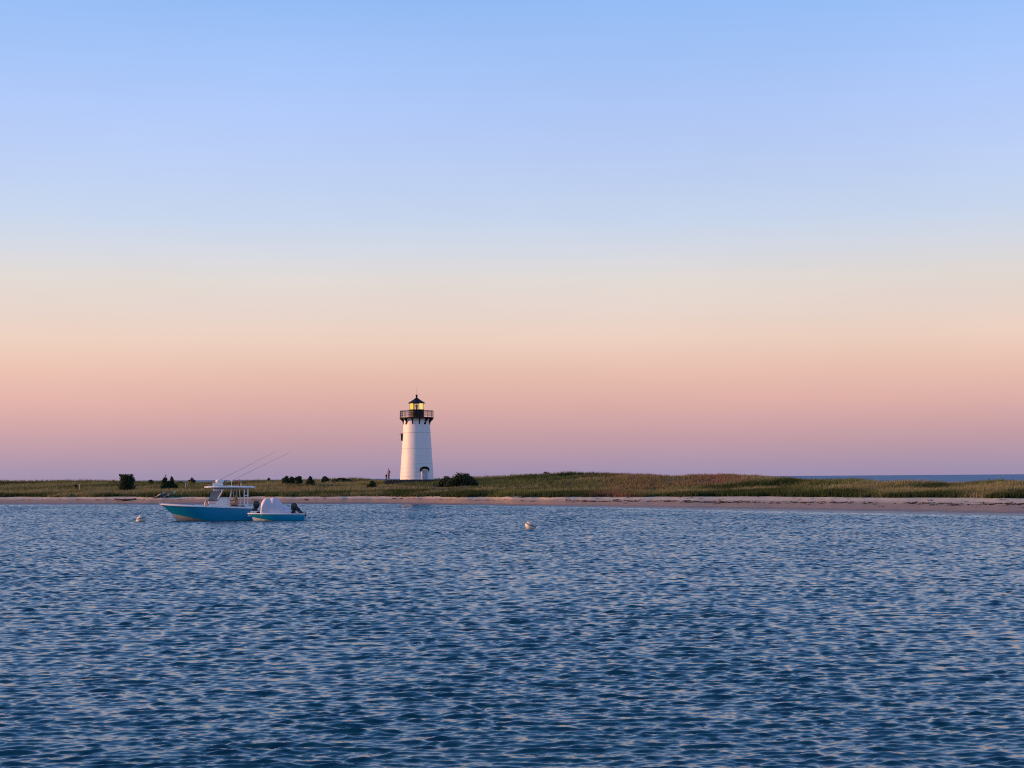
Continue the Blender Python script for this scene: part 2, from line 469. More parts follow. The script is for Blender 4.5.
# growth tint by species: green marram at the front, straw-coloured and rusty stands behind
green = np.array([.036, .060, .015]); olive = np.array([.140, .165, .055]); straw = np.array([.25, .235, .115]); rust = np.array([.23, .125, .08])
m1 = np.clip((patch2 - .38) * 4 + .2 - front * 1.1 + .25 * np.clip((px - 640) / 300, -.3, 1), 0, 1)[:, None]
colr = green * (1 - m1) + olive * m1
m2 = np.clip((fbm(X / 11, Y / 5, 17, 3) - .5) * 5 + .35 * (1 - front) - .3 * front, 0, 1)[:, None]
colr = colr * (1 - m2) + straw * m2
rz_ = np.exp(-(((px - 615) / 22) ** 2)) * front + np.exp(-(((px - 715) / 30) ** 2)) * (s > sg + 22) + .8 * np.exp(-(((px - 293) / 14) ** 2)) * np.exp(-(((s - sg - 12) / 5) ** 2)) + .5 * np.exp(-(((px - 640) / 40) ** 2)) * (front < .3)
rz_ = np.clip(rz_ * 1.1 * (.4 + patch), 0, 1)[:, None]
colr = colr * (1 - rz_) + rust * rz_
colr *= (.88 + .24 * gr.rand(n))[:, None]
hgt = (.42 + .38 * patch) * (.75 + .5 * gr.rand(n))
hgt *= np.where((np.abs(X / Y - (456 - 512) / F) < 23 / F) & (Y > 226) & (Y < 240), .4, 1)
hgt *= np.where((near < 16) & (Y < LHY + 4), .6, 1)
NBL = 6
B = []
BC = []
for bl in range(NBL):
    bx = X + gr.randn(n) * .13; by = Y + gr.randn(n) * .13
    an = gr.rand(n) * math.pi
    wd = .028 + .03 * gr.rand(n)
    lean = gr.randn(n) * .16 + .10; lean2 = gr.randn(n) * .16
    h = hgt * (.6 + .5 * gr.rand(n))
    v = np.zeros((n, 3, 3))
    v[:, 0] = np.stack([bx - np.cos(an) * wd, by - np.sin(an) * wd, Z - .05], -1)
    v[:, 1] = np.stack([bx + np.cos(an) * wd, by + np.sin(an) * wd, Z - .05], -1)
    v[:, 2] = np.stack([bx + lean, by + lean2, Z + h], -1)
    B.append(v); BC.append(colr * (.93 + .14 * gr.rand(n))[:, None])
grass = leaf_mesh('dune_grass', np.concatenate(B), 3, np.concatenate(BC), GR)
tag(grass, 'long green and straw coloured dune grass behind the beach', 'grass', kind='stuff')

# seaweed left along the high-water line
wv, wc = [], []
for _ in range(5200):
    uw = gr.uniform(-.36, .40); pxx = float(u2px(uw))
    dens = .05 if pxx < 560 else (.2 if pxx < 680 else .38)
    if gr.rand() > dens * (1.6 * float(fbm(np.array([uw * 45]), np.array([0.5]), 8, 2)[0]) - .35): continue
    sgx = float(s_grass(np.array([uw]), False)[0])
    sw = sgx * (.50 + .03 * gr.randn() + .10 * (float(fbm(np.array([uw * 14]), np.array([2.5]), 14, 2)[0]) - .5))
    if gr.rand() < .12: sw = sgx * gr.uniform(.3, .95)
    yw = float(d_shore(uw)) + sw; xw = uw * yw; zw = float(ground(np.array([uw]), np.array([sw]))[0])
    for q in range(6):
        a = gr.rand(3) * .5 - .25; c = np.array([xw + a[0], yw + a[1] * .6, zw + .02 + abs(a[2]) * .18])
        d1 = gr.randn(3) * .09; d2 = gr.randn(3) * .09; d1[2] *= .3; d2[2] *= .3
        wv.append([c - d1, c + d2, c + d1, c - d2]); wc.append(np.array([.085, .06, .045]) * (.6 + .9 * gr.rand()))
wr_o = leaf_mesh('seaweed_wrack', np.array(wv), 4, np.array(wc), foliage_mat('dry_seaweed', .85, 0))
tag(wr_o, 'dark line of dry seaweed left along the beach', 'seaweed', kind='stuff')

# ------------------------------------------------------------------ lighthouse
white = mat('white_iron_paint', (.82, .79, .79), .5, .4, var=.05, scale=.9, bump=.15, bscale=5)
white2 = mat('fresh_white_paint', (.80, .79, .80), .5, .4, var=.04, scale=1.2, bump=.12, bscale=5)
seamm = mat('plate_seam_paint', (.54, .52, .54), .6, .3, var=.1)
black = mat('black_iron_paint', (.016, .009, .010), .5, .3, var=.2, scale=4)
greyd = mat('grey_door_paint', (.60, .60, .64), .5, .4, var=.06)
stone = mat('dark_granite', (.075, .062, .06), .85, .3, var=.35, scale=2.2, bump=.8, bscale=6)
darkglass = mat('dark_window_glass', (.01, .01, .014), .08, .6, var=.1)
glow = emit('emissive_sunset_glass', (1.0, .66, .06), .95)  # yellow emission stands in for sunset sky mirrored in the panes
glow2 = emit('emissive_sunset_glass_pale', (1.0, .74, .20), .95)
def glass_mat():
    m = bpy.data.materials.new('clear_lantern_glass'); m.use_nodes = True
    nt = m.node_tree; N = nt.nodes; L = nt.links
    g = N.new('ShaderNodeBsdfGlossy'); g.inputs['Roughness'].default_value = .03
    t = N.new('ShaderNodeBsdfTransparent'); mx = N.new('ShaderNodeMixShader'); fr = N.new('ShaderNodeFresnel'); fr.inputs['IOR'].default_value = 1.5
    L.new(fr.outputs[0], mx.inputs[0]); L.new(t.outputs[0], mx.inputs[1]); L.new(g.outputs[0], mx.inputs[2])
    L.new(mx.outputs[0], N['Material Output'].inputs['Surface'])
    return m
clear = glass_mat()

lh = thing('lighthouse', (LHX, LHY, LH.z), 'white conical iron lighthouse with black lantern room and panes made to glow yellow like reflected sunset on the dunes', 'lighthouse')
PX = 250 / F
RB, RT, HT = 2.76, 2.14, 10.0
def rad(z): return RB + (RT - RB) * z / HT
# lower course, then tower
zb = 2.78
b = MB(); b.lathe([(rad(0) + .05, -.7), (rad(0) + .05, .12), (rad(0) + .0, .14)] + [(rad(z), z) for z in np.linspace(.3, zb, 6)], 72, close=False)
b.build('base_course', white2, lh, True)
b = MB(); b.lathe([(rad(z) - .015, z) for z in np.linspace(zb, HT, 18)] + [(rad(HT) + .1, HT + .06), (rad(HT) + .1, HT + .2)], 72, close=False)
b.build('tower', white, lh, True)
for z in (zb, 5.32, 7.9):
    MB().ring(rad(z) - .004, z, .022, 72, 6).build('plate_seam', seamm, lh, True)
for z in (.75, 1.45, 2.1):
    MB().ring(rad(z) - .008, z, .018, 72, 6).build('plate_seam', seamm, lh, True)
# gallery
ZG = HT + .2
b = MB(); b.lathe([(1.9, ZG - .06), (2.62, ZG - .06), (2.80, ZG + .02), (2.80, ZG + .17), (1.2, ZG + .2)], 48, close=False)
b.build('gallery_deck', black, lh)
for k in range(12):
    a = R(15 + 30 * k); ca, sa = math.cos(a), math.sin(a)
    t = Vector((-sa, ca, 0)) * .06; rd_ = Vector((ca, sa, 0))
    prof = [(2.08, ZG - .95), (2.22, ZG - .98), (2.28, ZG - .72), (2.42, ZG - .42), (2.72, ZG - .2), (2.72, ZG - .055), (2.06, ZG - .055)]
    vs = [rd_ * r + Vector((0, 0, z)) + t for r, z in prof] + [rd_ * r + Vector((0, 0, z)) - t for r, z in prof]
    m = len(prof)
    fs = [tuple(range(m)), tuple(range(2 * m - 1, m - 1, -1))] + [(i, i + m, (i + 1) % m + m, (i + 1) % m) for i in range(m)]
    MB().add(vs, fs).build('bracket', black, lh)
zr = ZG + .2
for hz, rr in ((1.0, .045), (.66, .026), (.34, .026)):
    MB().ring(2.71, zr + hz, rr, 64, 8).build('rail', black, lh, True)
for k in range(20):
    a = R(9 + 18 * k); x, y = 2.71 * math.cos(a), 2.71 * math.sin(a)
    b = MB(); b.tube([(x, y, zr - .05), (x, y, zr + 1.02)], .04, 8); b.tube([(x, y, zr + 1.02), (x, y, zr + 1.09)], [.06, .02], 8)
    b.build('railing_post', black, lh)
# watch room, lantern
zw1 = zr + 1.24
b = MB(); b.lathe([(1.20, zr - .02), (1.20, zw1 - .14), (1.28, zw1 - .1), (1.28, zw1)], 24, close=True); b.build('watch_room', black, lh)
zg1 = zw1 + 1.04
A0 = R(-90 - 22.5)
nlg = 8
rl = 1.16
for k in range(nlg):
    a = A0 + k * 2 * math.pi / nlg; a2 = a + 2 * math.pi / nlg
    p = Vector((rl * math.cos(a), rl * math.sin(a), 0)); q = Vector((rl * math.cos(a2), rl * math.sin(a2), 0))
    b = MB(); b.tube([(p.x, p.y, zw1), (p.x, p.y, zg1)], .042, 6); b.build('mullion', black, lh)
    mid = a + math.pi / nlg
    dx = math.cos(mid)
    # left and right panes emit a painted sunset reflection; the others are clear
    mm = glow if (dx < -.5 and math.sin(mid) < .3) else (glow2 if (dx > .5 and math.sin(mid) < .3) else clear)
    d = (q - p); p2 = p + d * .04; q2 = q - d * .04
    nrm = Vector((math.cos(mid), math.sin(mid), 0)) * .012
    vs = []
    for nn in (nrm * -1, nrm):
        vs += [p2 + nn + Vector((0, 0, zw1 + .05)), q2 + nn + Vector((0, 0, zw1 + .05)), q2 + nn + Vector((0, 0, zg1 - .05)), p2 + nn + Vector((0, 0, zg1 - .05))]
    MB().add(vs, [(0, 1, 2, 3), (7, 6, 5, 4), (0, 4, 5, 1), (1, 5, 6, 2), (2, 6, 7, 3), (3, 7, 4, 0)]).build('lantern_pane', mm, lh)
MB().lathe([(.10, zw1), (.16, zw1 + .2), (.16, zw1 + .45), (.22, zw1 + .5), (.24, zw1 + .62), (.20, zw1 + .78), (.08, zw1 + .86)], 20).build('beacon', mat('beacon_lens', (.12, .11, .12), .2, .6), lh, True)
MB().lathe([(1.20, zg1 - .02), (1.40, zg1), (1.42, zg1 + .07), (1.08, zg1 + .28), (.66, zg1 + .54), (.34, zg1 + .76), (.19, zg1 + .90), (.14, zg1 + .97)], 16, A0).build('roof', black, lh)
MB().lathe([(.11, zg1 + .94), (.12, zg1 + 1.1), (.17, zg1 + 1.14), (.19, zg1 + 1.3), (.15, zg1 + 1.38), (.05, zg1 + 1.43)], 16).build('ventilator', black, lh, True)
MB().tube([(0, 0, zg1 + 1.35), (0, 0, zg1 + 2.5)], .011, 6).build('lightning_rod', black, lh)
# small dark ports under the gallery
for ad in (-45, 0, 45, 90, 135, 180, 225, 270):
    az = R(-90 + ad - 4); z = ZG - .86
    c = Vector((math.cos(az), math.sin(az), 0)); r_ = rad(z)
    rot = Matrix.Rotation(az, 3, 'Z')
    if ad == 0:
        o = MB().box(c * r_ + Vector((0, 0, z)), (.08, .2, .2), rot).build('port', greyd, lh)
    else:
        b = MB().box(c * r_ + Vector((0, 0, z)), (.10, .34, .32), rot); o = b.build('port', black, lh, bevel=.02)
# tall hooded window on the left flank
az = R(180 + 7); z = 7.15; c = Vector((math.cos(az), math.sin(az), 0)); r_ = rad(z); rot = Matrix.Rotation(az, 3, 'Z')
wf = MB().box(c * (r_ + .05) + Vector((0, 0, z)), (.42, .62, .95), rot).build('window', black, lh, bevel=.01)
MB().box(c * (r_ + .265) + Vector((0, 0, z)), (.02, .46, .78), rot).build('pane', darkglass, wf)
MB().box(c * (r_ + .16) + Vector((0, 0, z + .55)), (.62, .8, .10), rot @ Matrix.Rotation(R(14), 3, 'Y')).build('hood', black, wf, bevel=.01)
MB().box(c * (r_ + .1) + Vector((0, 0, z - .52)), (.28, .74, .08), rot).build('sill', black, wf)
# doorway with arched black hood, on the right front
az = R(-90 + 30); rot = Matrix.Rotation(az, 3, 'Z'); c = Vector((math.cos(az), math.sin(az), 0))
tn = Vector((-math.sin(az), math.cos(az), 0))
r1 = rad(1.0)
dr = MB().box(c * (r1 + .03) + Vector((0, 0, 1.0)), (.36, .86, 1.9), rot).build('door', greyd, lh, bevel=.01)
for i in range(2):
    for j in range(2):
        MB().box(c * (r1 + .215) + tn * (-.2 + .4 * i) + Vector((0, 0, .6 + .8 * j)), (.03, .28, .62), rot).build('door_panel', mat('door_panel_paint', (.38, .39, .44), .5), dr)
MB().box(c * (r1 + .23) + tn * .34 + Vector((0, 0, 1.0)), (.06, .05, .12), rot).build('handle', black, dr)
for sgn in (-1, 1):
    MB().box(c * (r1 + .06) + tn * (.5 * sgn) + Vector((0, 0, .98)), (.4, .1, 1.86), rot).build('door_jamb', white2, lh)
rows_ = []
for i in range(21):
    t = -1 + 2 * i / 20; yy = t * .72; zz = 1.98 + .36 * (1 - t * t) ** .8 + (.0)
    th = .28 if abs(t) < .97 else .2
    pts = []
    for (rr, dz) in ((r1 - .25, 0), (r1 + .42, 0), (r1 + .42, -th - (.22 if abs(t) > .8 else 0)), (r1 - .25, -th - (.22 if abs(t) > .8 else 0))):
        pts.append(c * rr + tn * yy + Vector((0, 0, zz + dz)))
    rows_.append(pts)
b = MB().grid(rows_, closed=True); b.add(rows_[0], [(0, 1, 2, 3)]); b.add(rows_[-1], [(3, 2, 1, 0)])
b.build('door_hood', mat('matt_black_hood', (.008, .007, .008), .9, .1), lh)
for i in range(2):
    MB().box(c * (r1 + .5 + .3 * i) + Vector((0, 0, .02 - .17 * i)), (.5, 1.2, .15), rot).build('doorstep', mat('doorstep_stone', (.3, .29, .29), .8), lh)

# stone rim in front of the tower: many rough blocks in one wall
b = MB()
wl = random.Random(5)
base = at(385.0, 483.2, 246.2); end = at(437.5, 482.9, 247.2)
nblk = 17
for k in range(nblk):
    for lay in range(-1, 2):
        t0 = (k + .5 * (lay % 2)) / nblk
        p = base.lerp(end, t0 + .5 / nblk)
        bow = -1.2 * math.sin(math.pi * (t0 + .03))
        hh = .46
        b.box((p.x, p.y + bow, p.z - .05 + lay * .40), ((end.x - base.x) / nblk * .97, .7 + .1 * wl.random(), hh - .05 + .06 * wl.random()), Matrix.Rotation(wl.uniform(-.06, .06), 3, 'Z') @ Matrix.Rotation(wl.uniform(-.03, .03), 3, 'Y'))
tag(b.build('stone_wall', stone, bevel=.05), 'low dark granite block wall at the foot of the white lighthouse', 'wall')

# ------------------------------------------------------------------ shrubs
LEAF = foliage_mat('shrub_leaves', .7, .15)
bark = mat('grey_bark', (.07, .055, .045), .9, .2, var=.3, scale=8)
def shrub(px_, top, base_y, wpx, d, label, cat='shrub', name='shrub', group=None, shape='round', seed=0, tint=(.030, .052, .024), sprig=None, nl=None):
    rs = np.random.RandomState(100 + seed)
    T = at(px_, top, d); W = wpx * d / F
    g = gz(T.x, d) - .05
    zb_ = at(px_, base_y, d).z
    g = min(g, zb_) if zb_ < g + 1.0 else g
    H = T.z - g
    o = thing(name, (T.x, d, g), label, cat, group)
    n = int(min(9000, max(500, 1150 * W * H)))
    nc = 26 if shape == 'cone' else max(16, int(14 * W))
    cl = []
    for i in range(nc):
        if shape == 'cone':
            hz = rs.rand() ** 1.3; rr = (1 - hz) ** .75 * .5 * W
            a = rs.rand() * 6.28; q = rs.rand() ** .5
            cl.append((rr * q * math.cos(a), rr * q * math.sin(a), .12 * H + .80 * H * hz, max(.13, .34 * rr + .12)))
        elif shape == 'low':
            x = rs.uniform(-.46, .46) * W; k = max(.12, 1 - abs(2 * x / W) ** 1.7)
            cl.append((x, rs.uniform(-.3, .3) * W * .5, rs.uniform(.3, .82) * H * k, .20 * H + .12 * H * rs.rand()))
        elif shape == 'block':
            cl.append((rs.uniform(-.37, .37) * W, rs.uniform(-.34, .34) * W, H * (.12 + .74 * rs.rand() ** .8), .13 * W + .06 * W * rs.rand()))
        else:
            a = rs.rand() * 6.28; q = rs.rand() ** .5; hz = rs.uniform(.2, .85)
            k = math.sqrt(max(.1, 1 - ((hz - .42) / .52) ** 2)) * .42 * W
            cl.append((k * q * math.cos(a), k * q * math.sin(a), hz * H, .16 * W + .06 * W * rs.rand()))
    if shape == 'cone': cl.append((0, 0, H * .94, .09)); cl.append((0, 0, H * .8, .14))
    if sprig:
        for (sx, sz, sr) in sprig: cl.append((sx * W, 0, sz * H, sr * W))
    cl = np.array(cl); pick = rs.choice(len(cl), n, p=(cl[:, 3] ** 1.6) / (cl[:, 3] ** 1.6).sum())
    dirs = rs.randn(n, 3); dirs /= np.linalg.norm(dirs, axis=1)[:, None]
    rr = rs.rand(n) ** .45 * (1.1 + .5 * rs.rand(n) ** 4)
    c = cl[pick, :3] + dirs * (cl[pick, 3] * rr)[:, None]
    c[:, 2] = np.clip(c[:, 2], .03, H * 1.02)
    a1 = rs.randn(n, 3); a1 /= np.linalg.norm(a1, axis=1)[:, None]
    a2 = np.cross(a1, rs.randn(n, 3)); a2 /= np.linalg.norm(a2, axis=1)[:, None]
    ls = (.07 + .07 * rs.rand(n))[:, None] * (1.0 if W > 1 else .8)
    v = np.stack([c - a1 * ls, c + a2 * ls * .55, c + a1 * ls, c - a2 * ls * .55], 1)
    clt = (.65 + .8 * rs.rand(len(cl)))[pick] * (.75 + .5 * rs.rand(n))
    leaf_mesh('foliage', v, 4, np.array(tint)[None, :] * clt[:, None], LEAF, o)
    b = MB()
    for i in range(min(len(cl), 9)):
        e = Vector(cl[i, :3]); mid = Vector((e.x * .35, e.y * .35, e.z * .7))
        b.tube([(rs.uniform(-.06, .06), rs.uniform(-.06, .06), -.1), mid, e], [.045, .03, .012], 5)
    b.build('stem', bark, o)
    return o
GS = 'dark shrubs on the dunes'
shrub(126.8, 474.5, 488.3, 16.5, 256, 'broad upright dark shrub with a sprig sticking up, alone at the left of the dunes', group=GS, shape='round', seed=1, sprig=[(-.34, .93, .10), (-.42, 1.0, .06), (.30, .93, .13), (.06, .84, .15), (.36, .7, .12)])
shrub(150.6, 479.9, 484.5, 6, 284, 'tiny dark shrub between the broad shrub and the twin pointed shrubs', group=GS, seed=2)
shrub(165.6, 474.8, 488.5, 11, 258, 'taller left one of two pointed dark shrubs behind the beach sitters', group=GS, shape='cone', seed=3, nl=2600)
shrub(171.6, 476.0, 488.5, 11, 259, 'shorter right one of two pointed dark shrubs behind the beach sitters', group=GS, shape='cone', seed=4, nl=2400)
shrub(181, 481.2, 484.5, 10, 281, 'low dark shrub just left of the pale A-frame stand', group=GS, shape='low', seed=5)
shrub(191.8, 477.6, 483.5, 8, 288, 'small peaked dark shrub just right of the pale A-frame stand', group=GS, shape='cone', seed=6, nl=900)
shrub(286.6, 476.1, 484, 8.5, 262, 'left shrub of the dark clump of three above the covered tender', group=GS, seed=7)
shrub(292.4, 475.0, 484, 7, 260, 'middle and tallest shrub of the dark clump of three', group=GS, seed=8)
shrub(298.4, 475.6, 484, 7, 261, 'right shrub of the dark clump of three beside the lone cone shaped shrub', group=GS, seed=9)
shrub(310.2, 475.9, 485.5, 9, 255, 'lone cone shaped dark shrub right of the clump of three', group=GS, shape='cone', seed=10, nl=1300)
shrub(325, 476.5, 482, 8, 268, 'round dark shrub at the left end of the low thicket', group=GS, seed=11)
shrub(342, 477.8, 482, 26, 270, 'long low dark thicket between the round shrub and the lighthouse', group=GS, shape='low', seed=12, nl=2600)
shrub(371.8, 481.0, 486, 8, 240, 'small low dark shrub in the grass left of the two people', group=GS, shape='low', seed=13)
shrub(462, 472.4, 485.5, 29, 237, 'big rounded dark bush beside the lighthouse on its right', 'bush', 'bush', group=GS, shape='low', seed=14, nl=5200)
shrub(446.5, 476.6, 485.5, 14, 238, 'lower dark bush between the lighthouse and the big rounded bush', 'bush', 'bush', group=GS, shape='low', seed=15, nl=1700)
shrub(531.5, 473.8, 476.5, 6, 258, 'small flat shrub on the hill crest, left of its bumpier neighbour', group=GS, shape='low', seed=16)
shrub(545.5, 471.8, 476, 11, 259, 'bumpy dark shrub on the crest of the highest dune', group=GS, shape='low', seed=17)
shrub(268.8, 477.6, 481.5, 3.6, 290, 'tiny round shrub on the skyline above the stern of the hardtop boat', group=GS, seed=18)
shrub(76.5, 483, 488, 3.6, 268, 'tiny dark shrub beside the thin pale post at far left', group=GS, seed=19)

# thin post and little A-frame stand in the grass
wood = mat('pale_weathered_wood', (.50, .43, .34), .8, .2, var=.2, scale=10)
p = at(79.6, 490, 262); zt = at(79.6, 484.2, 262).z
zg0 = min(gz(p.x, p.y), zt - 1.0)
o = MB().tube([(p.x, p.y, zg0 - .2), (p.x + .02, p.y, zt)], [.07, .055], 8).build('post', wood)
tag(o, 'thin pale wooden post in the grass at far left', 'post')
p = at(186.6, 488.2, 262); zt = at(186.6, 483, 262).z; zg0 = gz(p.x, p.y)
zg0 = min(zg0, zt - .8)
st = thing('stand', (p.x, p.y, zg0), 'small pale wooden A-frame stand among the dune shrubs', 'stand')
for sgn in (-1, 1):
    MB().tube([(.30 * sgn, -.06, -.1), (.10 * sgn, 0, zt - zg0)], .07, 6).build('leg', wood, st)
    MB().tube([(.30 * sgn, .30, -.1), (.10 * sgn, .05, zt - zg0)], .05, 6).build('leg', wood, st)
MB().box((0, .02, zt - zg0), (.34, .12, .1)).build('crossbar', wood, st)

# ------------------------------------------------------------------ people
skinm = mat('skin', (.45, .26, .18), .5, .3, var=.06)
def skin_mesh(name, verts, edges, radii, material, parent, sub=2):
    me = bpy.data.meshes.new(name); me.from_pydata([Vector(v) for v in verts], edges, []); me.update()
    o = bpy.data.objects.new(name, me); COL.objects.link(o); o.parent = parent
    md = o.modifiers.new('skin', 'SKIN'); md.use_smooth_shade = True
    if not me.skin_vertices: 
        pass
    for i, r in enumerate(radii):
        sv = me.skin_vertices[0].data[i]
        rr = r if isinstance(r, tuple) else (r, r)
        sv.radius = rr; sv.use_root = (i == 0)
    sb = o.modifiers.new('smooth', 'SUBSURF'); sb.levels = sb.render_levels = sub
    me.materials.append(material)
    return o
def person(loc, label, J, shirt, pants, hair, scale=1.0, rz=0.0, hairstyle='short', sleeves=.55, legs_cover=.95, group=None):
    """J: joints dict (pelvis, chest, neck, head, l/r sh, el, wr, hip, kn, an, toe) in metres, facing -Y"""
    o = thing('person', loc, label, 'person', group, rz)
    o.scale = (scale,) * 3
    V, E, Rr = [], [], []
    def add(p, r, par=None):
        V.append(tuple(p)); Rr.append(r)
        if par is not None: E.append((par, len(V) - 1))
        return len(V) - 1
    j = {k: Vector(v) for k, v in J.items()}
    pel = add(j['pelvis'], (.15, .11)); 
    wai = add(j['pelvis'].lerp(j['chest'], .5), (.135, .10), pel)
    che = add(j['chest'], (.15, .11), wai)
    nek = add(j['neck'], .055, che)
    hd0 = add(j['neck'].lerp(j['head'], .55), .075, nek)
    hd = add(j['head'], (.085, .10), hd0)
    top = add(j['head'] + (j['head'] - j['neck']).normalized() * .10, .06, hd)
    fwd = Vector(j.get('face', (0, -1, 0)))
    add(j['head'] + fwd * .115 - Vector((0, 0, .01)), .016, hd)     # nose
    for sd in 'lr':
        sh = add(j[sd + 'sh'], .062, che); el = add(j[sd + 'el'], .044, sh); wr_ = add(j[sd + 'wr'], .030, el)
        dv = (j[sd + 'wr'] - j[sd + 'el']).normalized()
        side = dv.cross(Vector((0, 1, .2))).normalized(); nr = dv.cross(side)
        palm = add(j[sd + 'wr'] + dv * .06, (.042, .018), wr_)
        for q, (off, ln) in enumerate(((-.030, .07), (-.010, .085), (.010, .08), (.030, .062))):
            f0 = add(j[sd + 'wr'] + dv * .10 + side * off, .010, palm)
            f1 = add(j[sd + 'wr'] + dv * (.10 + ln * .55) + side * off * 1.1 + nr * .010, .009, f0)
            add(j[sd + 'wr'] + dv * (.10 + ln) + side * off * 1.1 + nr * .03, .007, f1)
        t0 = add(j[sd + 'wr'] + dv * .05 + side * -.045, .012, palm); add(j[sd + 'wr'] + dv * .09 + side * -.065 + nr * .015, .009, t0)
        hp = add(j[sd + 'hip'], .092, pel); kn = add(j[sd + 'kn'], .060, hp); ca = add(j[sd + 'kn'].lerp(j[sd + 'an'], .35), .058, kn); ank = add(j[sd + 'an'], .040, ca)
        add(j[sd + 'toe'], (.045, .03), ank)
    skin_mesh('body', V, E, Rr, skinm, o)
    # shirt
    V2 = [j['pelvis'] - (j['chest'] - j['pelvis']) * .05, j['pelvis'] + (j['chest'] - j['pelvis']) * .25, j['pelvis'].lerp(j['chest'], .5), j['chest'], j['chest'].lerp(j['neck'], .62)]
    E2 = [(0, 1), (1, 2), (2, 3), (3, 4)]; R2 = [(.19, .15), (.18, .14), (.165, .13), (.17, .13), .085]
    for sd in 'lr':
        a = len(V2); V2 += [j[sd + 'sh'], j[sd + 'sh'].lerp(j[sd + 'el'], sleeves), ]; E2 += [(3, a), (a, a + 1)]; R2 += [.08, .07]
    skin_mesh('shirt', V2, E2, R2, shirt, o)
    V3 = [j['pelvis'] + (j['chest'] - j['pelvis']) * .16, j['pelvis']]; E3 = [(0, 1)]; R3 = [(.16, .122), (.17, .13)]
    for sd in 'lr':
        a = len(V3)
        V3 += [j[sd + 'hip']]; E3 += [(1, a)]; R3 += [.108]
        if legs_cover > .5:
            V3 += [j[sd + 'kn'], j[sd + 'kn'].lerp(j[sd + 'an'], (legs_cover - .5) * 2)]; E3 += [(a, a + 1), (a + 1, a + 2)]; R3 += [.08, .066]
        else:
            V3 += [j[sd + 'hip'].lerp(j[sd + 'kn'], legs_cover * 2)]; E3 += [(a, a + 1)]; R3 += [.09]
    skin_mesh('trousers' if legs_cover > .5 else 'shorts', V3, E3, R3, pants, o)
    h = j['head']; upv = (j['head'] - j['neck']).normalized()
    hv = [h + upv * .13 - fwd * .01, h + upv * .06 - fwd * .045, h - fwd * .06 - upv * .03]; he = [(0, 1), (1, 2)]; hr = [.055, .095, .085]
    if hairstyle == 'long':
        hv.append(h - fwd * .07 - upv * .18); he.append((2, 3)); hr.append(.07)
    skin_mesh('hair', hv, he, hr, hair, o)
    return o
def standing(walk=.0):
    return dict(pelvis=(0, 0, .95), chest=(0, 0, 1.33), neck=(0, .0, 1.50), head=(0, -.02, 1.64),
                lsh=(.18, 0, 1.42), lel=(.25, .04, 1.15), lwr=(.24, -.08, .92), rsh=(-.18, 0, 1.42), rel=(-.25, .03, 1.15), rwr=(-.22, -.10, .93),
                lhip=(.10, 0, .90), lkn=(.10, -.02 - walk, .50), lan=(.10, .03 - walk * .4, .09), ltoe=(.12, -.14 - walk * .4, .035),
                rhip=(-.10, 0, .90), rkn=(-.10, -.02 + walk * .5, .50), ran=(-.10, .03 + walk, .09), rtoe=(-.12, -.14 + walk, .035))
def seated():
    # sitting in a low beach chair, legs stretched out forward (facing -Y)
    return dict(pelvis=(0, .05, .32), chest=(0, .28, .64), neck=(0, .34, .80), head=(0, .32, .95),
                lsh=(.18, .28, .72), lel=(.28, .12, .50), lwr=(.25, -.12, .44), rsh=(-.18, .28, .72), rel=(-.28, .12, .50), rwr=(-.25, -.12, .44),
                lhip=(.10, .02, .30), lkn=(.12, -.42, .46), lan=(.13, -.80, .14), ltoe=(.14, -.90, .20),
                rhip=(-.10, .02, .30), rkn=(-.12, -.40, .42), ran=(-.13, -.82, .10), rtoe=(-.14, -.92, .17))
lilac = mat('lilac_cloth', (.19, .13, .26), .8, .2); navy = mat('navy_cloth', (.02, .022, .06), .8, .2)
dark = mat('dark_cloth', (.022, .014, .025), .85, .2); teal = mat('teal_cloth', (.03, .33, .36), .8, .2)
tealc = mat('teal_canvas', (.02, .20, .20), .85, .2); pink = mat('pink_cloth', (.62, .33, .36), .8, .2); beige = mat('pale_lilac_cloth', (.62, .58, .66), .8, .2)
hairb = mat('dark_brown_hair', (.03, .018, .012), .6, .3); hairl = mat('light_brown_hair', (.12, .07, .04), .6, .3)
def ground_at(px_, d):
    q = at(px_, 480, d); return Vector((q.x, d, gz(q.x, d)))
gy = at(388.8, 480.2, 244.9)
person((gy.x, gy.y, gy.z), 'tall standing person in a lilac top by the stone wall left of the lighthouse', standing(.06), lilac, mat('mauve_trousers', (.13, .095, .17), .85, .2), hairb, 1.06, R(-35))
gy = at(386.3, 480.4, 244.6)
person((gy.x, gy.y, gy.z), 'small person in dark clothes standing just left of the taller one in lilac', standing(.03), dark, dark, hairb, .60, R(25), 'long', sleeves=.95)
# the grassy shoulder they stand on reaches that height through the wall top; build a flat stone step under their feet
gs = at(387.6, 480.45, 244.8)
tag(MB().box((gs.x, gs.y, gs.z - .29), (1.05, .9, .6)).build('stone_block', stone, bevel=.06), 'rough dark stone block under the two standing people', 'stone block')

